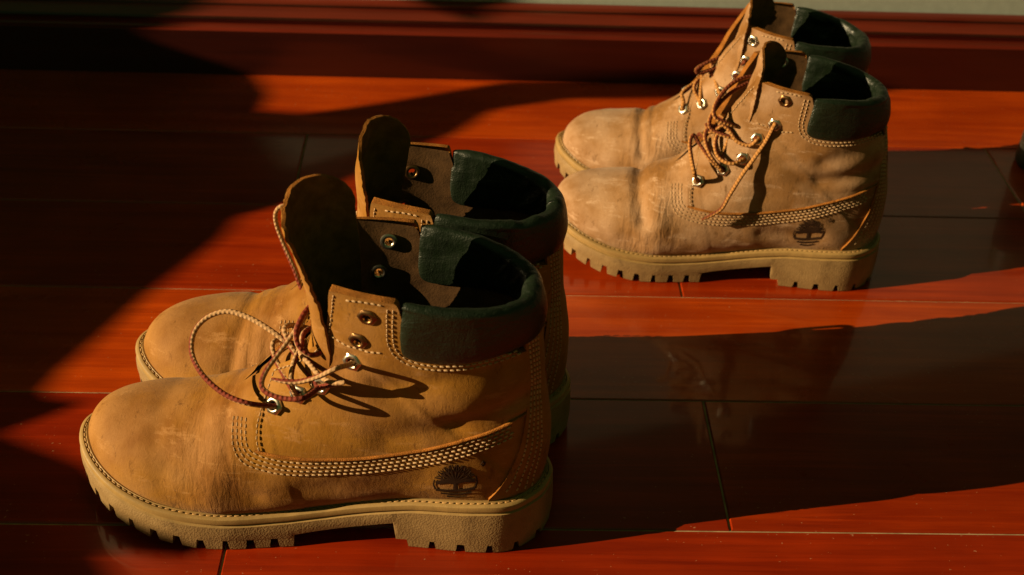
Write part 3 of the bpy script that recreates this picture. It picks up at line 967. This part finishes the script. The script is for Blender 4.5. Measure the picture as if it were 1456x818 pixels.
        for an in np.linspace(0.0, math.pi, 14)[1:]:
            q = cen+topN*(R*math.cos(an))[:, None]+up*(R*math.sin(an))[:, None]
            w2 = vnoise(q, 1/19., last.seed+4)*1.2+vnoise(q, 1/7., last.seed+14)*0.45
            w2 = w2+wk(an*0.5)*math.sin(an)
            roll.append(q+up*(w2*math.sin(an)*0.8)[:, None]-topN*(w2*(1-math.cos(an))*.5)[:, None])
        inn = []
        for v2 in np.linspace(1, 0.0, 24)[1:]:
            K2, A2 = low[:, 0]*(1-v2)+top[:, 0]*v2, low[:, 1]*(1-v2)+top[:, 1]*v2
            q, nq = last.SN(K2, A2, s)
            dpt = (2*R-b0)*(0.42+0.58*v2**0.7)+2.2*(1-v2)
            w2 = vnoise(q, 1/19., last.seed+4)*1.6+vnoise(q*np.array([.5, .5, 1.6]), 1/9., last.seed+8)*0.8
            inn.append(q-nq*(dpt+w2*v2+wk(1.5+(1-v2)*2.0)*1.2*v2)[:, None])
        col_all = np.concatenate([outer, np.array(roll), np.array(inn)], 0)   # rows x 70
        colsV.append(col_all)
    full = np.concatenate([colsV[0], colsV[1][:, ::-1][:, 1:]], 1)
    mrow, ncol = full.shape[:2]
    F = grid_faces(mrow, ncol, flip=True)
    # close the front ends
    V = full.reshape(-1, 3)
    for j in (0, ncol-1):
        ids = [i*ncol+j for i in range(mrow)]
        F.append(tuple(ids) if j == 0 else tuple(ids[::-1]))
    mesh_obj('collar', mir(V*MM), mf(F), M['green'], root, sharp=70)['label'] = 'padded dark green leather ankle collar'
    # tongue
    tg = np.array(tongue, float)               # x y z twist halfwidth curl(rad)
    ns_, nt_ = 84, 37
    st = cr(tg, (len(tg)-1)*(1-(1-np.linspace(0, 1, ns_))**1.7))
    C = st[:, :3]
    tan = np.gradient(C, axis=0); tan /= np.linalg.norm(tan, axis=1)[:, None]
    tt = np.linspace(-1, 1, nt_)
    sl = np.r_[0, np.cumsum(np.linalg.norm(np.diff(C, axis=0), axis=1))]; rem = sl[-1]-sl
    out = np.zeros((ns_, nt_, 3)); nor = np.zeros((ns_, nt_, 3))
    for i in range(ns_):
        psi, hw, curl = math.radians(st[i, 3]), st[i, 4], max(st[i, 5], .05)
        ch = np.array([math.sin(psi), math.cos(psi), 0]); ch -= tan[i]*(ch@tan[i]); ch /= np.linalg.norm(ch)
        fw = np.cross(ch, tan[i])              # towards the toe
        if fw[0] < 0 and psi < 1.2: fw = -fw
        rc = 24.0
        w = hw*(math.sqrt(max(0.0, 1-(1-min(rem[i]/rc, 1))**2.4)) if rem[i] < rc else 1)
        w = max(w, 0.4)
        R = hw/curl
        for j, t in enumerate(tt):
            ph = t*w/R
            out[i, j] = C[i]+ch*(R*math.sin(ph))+fw*(R*(math.cos(ph)-1))
            nor[i, j] = fw*math.cos(ph)+ch*math.sin(ph)
    out += nor*(1.5*vnoise(out, 1/22., last.seed+21)+0.6*vnoise(out, 1/9., last.seed+25))[..., None]
    ragged = (np.abs(tt)[None, :] > 0.93)
    out += nor*(0.7*vnoise(out, 1/1.7, 3.0)*ragged)[..., None]
    out += (0.55*vnoise(out, 1/2.3, 8.0)*ragged)[..., None]*np.array([.4, .6, .7])
    th = 1.0
    Vo = list((out+nor*th).reshape(-1, 3)); Vi = list((out-nor*th).reshape(-1, 3))
    Fo = grid_faces(ns_, nt_, flip=True); fm = [0]*len(Fo)
    nO = len(Vo)
    ring = [i*nt_ for i in range(ns_)] + [(ns_-1)*nt_+j for j in range(1, nt_)] + [i*nt_+nt_-1 for i in range(ns_-2, -1, -1)] + [j for j in range(nt_-2, 0, -1)]
    V = Vo+[Vi[r] for r in ring]
    F = Fo+[(ring[i], nO+i, nO+(i+1) % len(ring), ring[(i+1) % len(ring)]) for i in range(len(ring))]
    fm += [1]*len(ring)
    tob = mesh_obj('tongue', mir(np.array(V)*MM), mf(F), [lm, M['edge']], root, fmat=fm, sharp=50)
    mesh_obj('tongue_lining', mir(np.array(Vi)*MM), mf(grid_faces(ns_, nt_)), M['suede'], tob)['label'] = 'dark suede inner face of the tongue'
    # emblem pressed into the outer heel side
    if True:
        V, F = [], []
        strokes = []
        def stroke(P, w0, w1=None): strokes.append((np.array(P, float), w0, w1 if w1 is not None else w0))
        stroke([(-.92, -.38), (-.4, -.45), (.2, -.45), (.9, -.36)], .13)
        stroke([(-.70, -.60), (-.2, -.66), (.3, -.65), (.72, -.57)], .09)
        stroke([(-.45, -.80), (0, -.86), (.5, -.78)], .10, .05)
        stroke([(-.93, -.36), (-1.0, -.1), (-.93, .15)], .10, .06)
        stroke([(.90, -.36), (1.0, -.05), (.95, .2)], .10, .06)
        stroke([(0.0, -.45), (.02, -.1), (0, .12)], .22, .17)
        stroke([(-.88, -.02), (-.4, .05), (0, .0), (.45, .07), (.9, .02)], .17)
        for an, r in ((18, .95), (40, .95), (62, .92), (80, .90), (100, .90), (119, .92), (141, .95), (163, .95)):
            a_ = math.radians(an)
            e = (math.cos(a_)*r, math.sin(a_)*r*.92)
            stroke([(0.02*math.cos(a_), .02), (e[0]*.5, e[1]*.45+.04), e], .13, .06)
            for f_, dv in ((.55, 16), (.55, -16)):
                b_ = math.radians(an+dv)
                stroke([(e[0]*f_, e[1]*f_), (math.cos(b_)*.90, math.sin(b_)*.84)], .085, .04)
        ang = np.linspace(0, 2*math.pi, 14)
        ring_ = [(1.30+.10*math.cos(q), .72+.10*math.sin(q)) for q in ang]
        stroke(ring_, .07)
        ex, ez, er = emb
        for P, w0, w1 in strokes:
            q = resample(P, n=max(5, int(np.linalg.norm(np.diff(P, axis=0), axis=1).sum()/.12)))
            w = np.linspace(w0, w1, len(q))*0.56
            Lp = offset_poly(q, 1.0)-q
            pts = []
            for f_ in (-1, 0, 1):
                pts.append(q+Lp*(w*f_)[:, None])
            m_ = len(q)
            allp = np.concatenate(pts)
            ca, sa = math.cos(math.radians(4)), math.sin(math.radians(4))
            xz = np.stack([ex-(allp[:, 0]*ca-allp[:, 1]*sa)*er, ez+(allp[:, 0]*sa+allp[:, 1]*ca)*er*1.38], 1)
            ka = last.inv(xz, 1)
            P3, n3 = last.SN(ka[:, 0], ka[:, 1], 1)
            lift = np.r_[np.full(m_, 0.12), np.full(m_, 0.30), np.full(m_, 0.12)]
            o = len(V); V += list((P3+n3*lift[:, None])*MM)
            F += grid_faces(3, m_, o)
        mesh_obj('emblem', mir(V), mf(F), M['emblem'], vamp)['label'] = 'dark tree emblem pressed into the heel side'
    # laces: points are ('e', side, index) or (px, py, depth) or ('l', x, y, z)
    inv = MW.inverted()
    for lc in laces:
        pts = []
        for q in lc['p']:
            if q[0] == 'e':
                p, n = eyes[q[1]][q[2]]
                off = q[3] if len(q) > 3 else 2.0
                v = p+n*off
                if lat < 0: v = v*np.array([1, -1, 1])
                pts.append(v*MM)
            elif q[0] == 'l':
                v = np.array(q[1:], float)
                if lat < 0: v[1] *= -1
                pts.append(v*MM)
            else:
                w = at(*q)
                pts.append(np.array(inv @ Vector(w)))
        P = spline(pts, len(pts)*14)
        P = resample(P, step=0.0012)
        tp = np.ones(len(P))
        if lc.get('tip'): tp[:9] = np.linspace(0.55, 1, 9)
        V, F, UV = tube(P, lc.get('r', 0.00160 if scale == 1.0 else 0.00180), 10, tp)
        mesh_obj('lace', V, F, lace_m, root, uv=UV)
    return root, eyes, MW

CR_NEAR = [(0, (246, 85), (238, 48), 1.0, 7), (0, (218, 90), (214, 55), 1.0, 9), (0, (201, 101), (196, 70), 0.7, 3), (1, (232, 60), (180, 45), 1.2, 6),
           (1, (20, 118), (60, 104), 3.2, 8), (1, (60, 104), (98, 93), 1.8, 9), (1, (30, 150), (100, 130), 1.8, 9), (1, (80, 60), (150, 50), 1.0, 8),
           (0, (140, 115), (118, 150), 1.0, 6)]
CR_NEAR_R = [(0, (222, 90), (226, 55), 2.0, 4.5), (0, (214, 92), (212, 60), 1.0, 4), (0, (204, 98), (200, 65), 1.0, 5), (-1, (232, 60), (180, 45), 1.2, 6),
             (0, (20, 118), (60, 104), 3.4, 8)]
CR_FAR = [(0, (226, 90), (216, 60), 4.2, 6), (0, (206, 98), (200, 60), -1.5, 8), (1, (20, 122), (70, 112), 3.5, 8), (1, (85, 112), (120, 95), 1.5, 8), (1, (60, 56), (110, 56), 1.6, 7), (1, (30, 148), (70, 130), 1.8, 8)]
CR_FAR_R = [(0, (224, 90), (214, 60), 3.4, 5), (0, (212, 95), (206, 62), 1.6, 4), (0, (195, 105), (188, 70), -1.2, 8), (-1, (20, 122), (70, 112), 3.0, 8)]
TONGUE_NEAR = [(194, 0, 93.5, 0, 24, .9), (180, 0, 106.5, 0, 26, 1.0), (167, 0, 117, 2, 29, 1.0), (154, 0, 127, 4, 32, 1.1), (146, 1, 142, 8, 34, 1.2), (144, 1, 165, 14, 33, 1.2), (146, 2, 192, 20, 34, 1.15), (148, 3, 220, 27, 33, 1.05), (147, 3, 245, 32, 32, .95)]
TONGUE_NR = [(194, 0, 93.5, 0, 24, .9), (180, 0, 106.5, 0, 26, 1.0), (167, 0, 117, -2, 29, 1.0), (154, 0, 127, -4, 32, 1.1), (146, 0, 142, -8, 34, 1.2), (142, 0, 165, -12, 32, 1.2), (139, 0, 190, -18, 32, 1.15), (136, 0, 213, -26, 31, 1.05), (131, 0, 234, -31, 30, .95)]
TONGUE_FAR = [(194, 0, 93.5, 0, 24, .9), (180, 0, 106.5, 0, 26, 1.0), (168, 0, 118, 2, 28, 1.0), (157, 0, 131, 6, 29, 1.05), (148, 0, 148, 10, 30, 1.1), (141, 0, 170, 16, 31, 1.05), (134, 0, 194, 24, 32, .95), (127, 0, 219, 30, 31, .9)]
TONGUE_FR = [(a, b, c, -d, e, f) for a, b, c, d, e, f in TONGUE_FAR]

near_left = Last(1.0, CR_NEAR, (4, 0), 1.0, front=FRONT_NEAR)
near_right = Last(1.0, CR_NEAR_R, (3, 0), 4.0, front=FRONT_NEAR)
far_left = Last(0.72, CR_FAR, (16, 0), 8.0)
far_right = Last(0.72, CR_FAR_R, (13, 0), 12.0)

def Y(v): return v
LACE_NL = [
    dict(p=[('e',1,0,-4), ('e',1,0,2.5), (350,573,.555), (318,560,.562), (288,533,.575), (273,503,.59), (276,473,.60), (294,452,.605), (322,443,.605), (352,451,.60), (382,468,.592), (408,488,.585), (424,506,.58)]),
    dict(p=[('e',1,2,-4), ('e',1,2,2.5), (432,566,.540), (405,567,.541), (382,560,.545), (372,548,.55), (378,528,.556), (398,500,.565), (420,470,.573), (436,447,.58), (444,430,.585)]),
    dict(p=[(444,432,.585), (430,450,.575), (421,472,.568), (425,493,.562), (442,505,.56), (460,500,.565), (468,490,.572)]),
    dict(p=[(387,539,.548), (402,542,.545), (425,543,.543), (452,536,.54), (478,524,.539), ('e',1,3,3), ('e',1,3,-4)], tip=True),
    dict(p=[('l',160,-14,128), (428,503,.572), (440,517,.562), (455,535,.552), (472,544,.543), (487,544,.54), ('e',1,2,1), ('e',1,2,-4)]),
    dict(p=[('e',1,1,-4), ('e',1,1,2.5), (414,540,.556), (418,515,.568), (428,492,.58), (436,470,.59), ('e',-1,2,2), ('e',-1,2,-4)]),
    dict(p=[('e',-1,0,-4), ('e',-1,0,2.5), ('l',172,-4,126), ('l',170,8,124), ('e',1,1,2.5), ('e',1,1,-4)]),
    dict(p=[('e',-1,1,-4), ('e',-1,1,2.5), ('l',164,-4,138), ('l',160,10,136), ('e',1,2,2.5)]),
]
LACE_NR = [
    dict(p=[('e',-1,0,-4), ('e',-1,0,2.5), (432,415,.675), (418,382,.685), (402,345,.695), (392,315,.70), (394,298,.70), (408,292,.70), (440,300,.70), (480,318,.70), (520,300,.69), (545,330,.69)]),
    dict(p=[('e',-1,1,-4), ('e',-1,1,2.5), ('l',166,0,134), ('e',1,1,2.5), ('e',1,1,-4)]),
    dict(p=[('e',-1,2,-4), ('e',-1,2,2.5), ('l',158,0,146), ('e',1,2,2.5), ('e',1,2,-4)]),
]
def far_laces():
    q = lambda x, y, d: (x, y, .858+d)
    return [
        dict(p=[('e',1,0,-3), ('e',1,0,2.5), q(987,245,-.016), q(983,225,-.008), q(981,203,0), q(986,192,.004), q(995,206,.0), q(1009,226,-.010), ('e',1,1,2.5), ('e',1,1,-3)]),
        dict(p=[('e',1,1,-3), ('e',1,1,3), q(1012,224,-.010), q(1005,208,-.004), q(1003,190,.002), q(1013,179,.006), q(1028,196,.006), q(1037,207,.004)]),
        dict(p=[q(1076,108,.018), q(1051,113,.012), q(1030,129,.006), q(1016,152,.000), q(1018,168,-.004), q(1038,177,-.006), q(1066,185,-.002)]),
        dict(p=[q(1076,134,.016), q(1056,152,.010), q(1026,182,.002), q(1017,205,-.004), q(1022,224,-.012), q(1040,233,-.018), ('e',1,2,2.5), ('e',1,2,-3)]),
        dict(p=[q(1020,172,.0), q(1036,184,-.004), q(1048,201,-.010), q(1066,207,-.014), ('e',1,3,2.5), ('e',1,3,-3)]),
        dict(p=[q(998,313,-.0265), q(1012,306,-.027), q(1026,297,-.027), q(1036,280,-.025), q(1047,262,-.023), q(1058,245,-.021), q(1072,226,-.019), q(1089,201,-.015), ('e',1,4,3.0), ('e',1,4,-3)], tip=True),
        dict(p=[q(1074,112,.020), q(1060,136,.012), q(1048,160,.006), q(1040,184,.0), q(1032,208,-.004), q(1024,222,-.008)]),
        dict(p=[q(1004,176,.008), q(1010,188,.002), q(1030,176,.0), q(1052,158,.004), q(1070,150,.010)]),
        dict(p=[q(1064,118,.018), q(1042,130,.010), q(1024,146,.004), q(1010,168,.002), q(1012,184,.0), q(1034,194,-.006), q(1058,196,-.006), q(1076,192,.0)]),
        dict(p=[('e',-1,0,-3), ('e',-1,0,2.5), ('l',172,-2,126), ('e',1,1,2.5)]),
        dict(p=[('e',-1,1,-3), ('e',-1,1,2.5), ('l',166,-2,134), ('e',1,2,2.5)]),
        dict(p=[('e',-1,2,-3), ('e',-1,2,2.5), ('l',158,-2,145), ('e',1,3,2.5)]),
    ]
LACE_FL = far_laces()
def far_r():
    q = lambda x, y, d: (x, y, .975+d)
    return [
        dict(p=[('e',-1,0,-3), ('e',-1,0,2.5), q(972,145,-.006), q(970,132,-.002), q(985,120,.004), q(1000,112,.008), q(1015,117,.01)]),
        dict(p=[('e',-1,1,-3), ('e',-1,1,2.5), q(992,138,-.008), q(987,125,-.004), q(995,113,.002), q(1020,110,.01), q(1035,113,.012)]),
        dict(p=[q(1048,70,.0), q(1030,80,-.004), q(1008,88,-.008), q(991,98,-.01), q(994,104,-.01), q(1015,98,-.008), q(1040,88,-.004), q(1052,84,.0)]),
        dict(p=[q(1052,84,.0), q(1025,92,-.006), q(1010,102,-.008), q(1022,112,-.008), q(1040,118,-.004), q(1056,112,.002), ('e',-1,3,2.5), ('e',-1,3,-3)]),
        dict(p=[('e',-1,4,-3), ('e',-1,4,2.5), q(1048,100,-.012), q(1040,120,-.014), q(1034,140,-.016), q(1024,160,-.014)]),
        dict(p=[('e',-1,2,-3), ('e',-1,2,2.5), ('l',160,0,144), ('e',1,2,2.5)]),
        dict(p=[('e',-1,1,-3), ('e',-1,1,2.5), ('l',167,0,132), ('e',1,1,2.5)]),
    ]
LACE_FR = far_r()

GN, GF = 'nearer pair of boots', 'farther pair of boots'
build_boot('leather_boot', 'tan nubuck boot nearest the camera, unlaced tongue up, tree emblem on heel', 'boot', (0.055, 0.577, 0), math.radians(5), 1, 1.0, M['leather_near'], M['lace_near'], near_left, TONGUE_NEAR, GN, LACE_NL, {(1,4),(1,5)}, (1, [(391,575),(427,560),(456,548),(503,514),(512,482),(523,449)]))
build_boot('leather_boot', 'tan nubuck boot half hidden behind the nearest boot, tongue standing open', 'boot', (0.071, 0.664, 0), math.radians(6.5), -1, 1.0, M['leather_near'], M['lace_near'], near_right, TONGUE_NR, GN, LACE_NR, {(1,4),(1,5),(-1,4),(-1,5)})
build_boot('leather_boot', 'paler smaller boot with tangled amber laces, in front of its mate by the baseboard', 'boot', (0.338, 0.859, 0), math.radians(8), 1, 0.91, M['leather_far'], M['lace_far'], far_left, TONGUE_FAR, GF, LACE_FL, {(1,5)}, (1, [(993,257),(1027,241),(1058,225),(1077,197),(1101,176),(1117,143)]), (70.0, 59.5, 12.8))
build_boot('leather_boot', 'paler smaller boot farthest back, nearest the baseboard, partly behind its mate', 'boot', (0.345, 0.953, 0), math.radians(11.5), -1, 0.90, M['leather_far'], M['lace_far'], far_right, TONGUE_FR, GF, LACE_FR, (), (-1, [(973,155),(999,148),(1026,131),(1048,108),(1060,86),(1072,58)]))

# ------------------------------------------------------------------ sliver of a white thing cut by the right edge of the picture
c = on_floor(1452, 243)
V, pr = [], [(0.0, 0.0), (0.022, 0.0), (0.0240, 0.003), (0.0245, 0.010), (0.0240, 0.019), (0.0235, 0.022), (0.0235, 0.030), (0.0230, 0.045), (0.0225, 0.085), (0.0200, 0.118), (0.0, 0.122)]
for r, h in pr:
    for j in range(28):
        an = 2*math.pi*j/28
        V.append((r*math.cos(an), r*math.sin(an), h))
F = grid_faces(len(pr), 28, closed=True)
fm = [0 if i//28 in (4, 5, 6) else 1 for i in range(len(F))]
M['white'] = plain('white_paint', (0.55, 0.55, 0.50), 0.5, var=0.05)
M['foot'] = plain('dark_green_foot', (0.03, 0.04, 0.015), 0.5)
wobj = mesh_obj('white_knob', V, F, [M['white'], M['foot']], fmat=fm)
wobj.location = (c[0]+0.0225, c[1]+0.012, 0.0)
tag(wobj, 'sliver of a rounded white object cut off by the right edge of the picture', 'ornament')
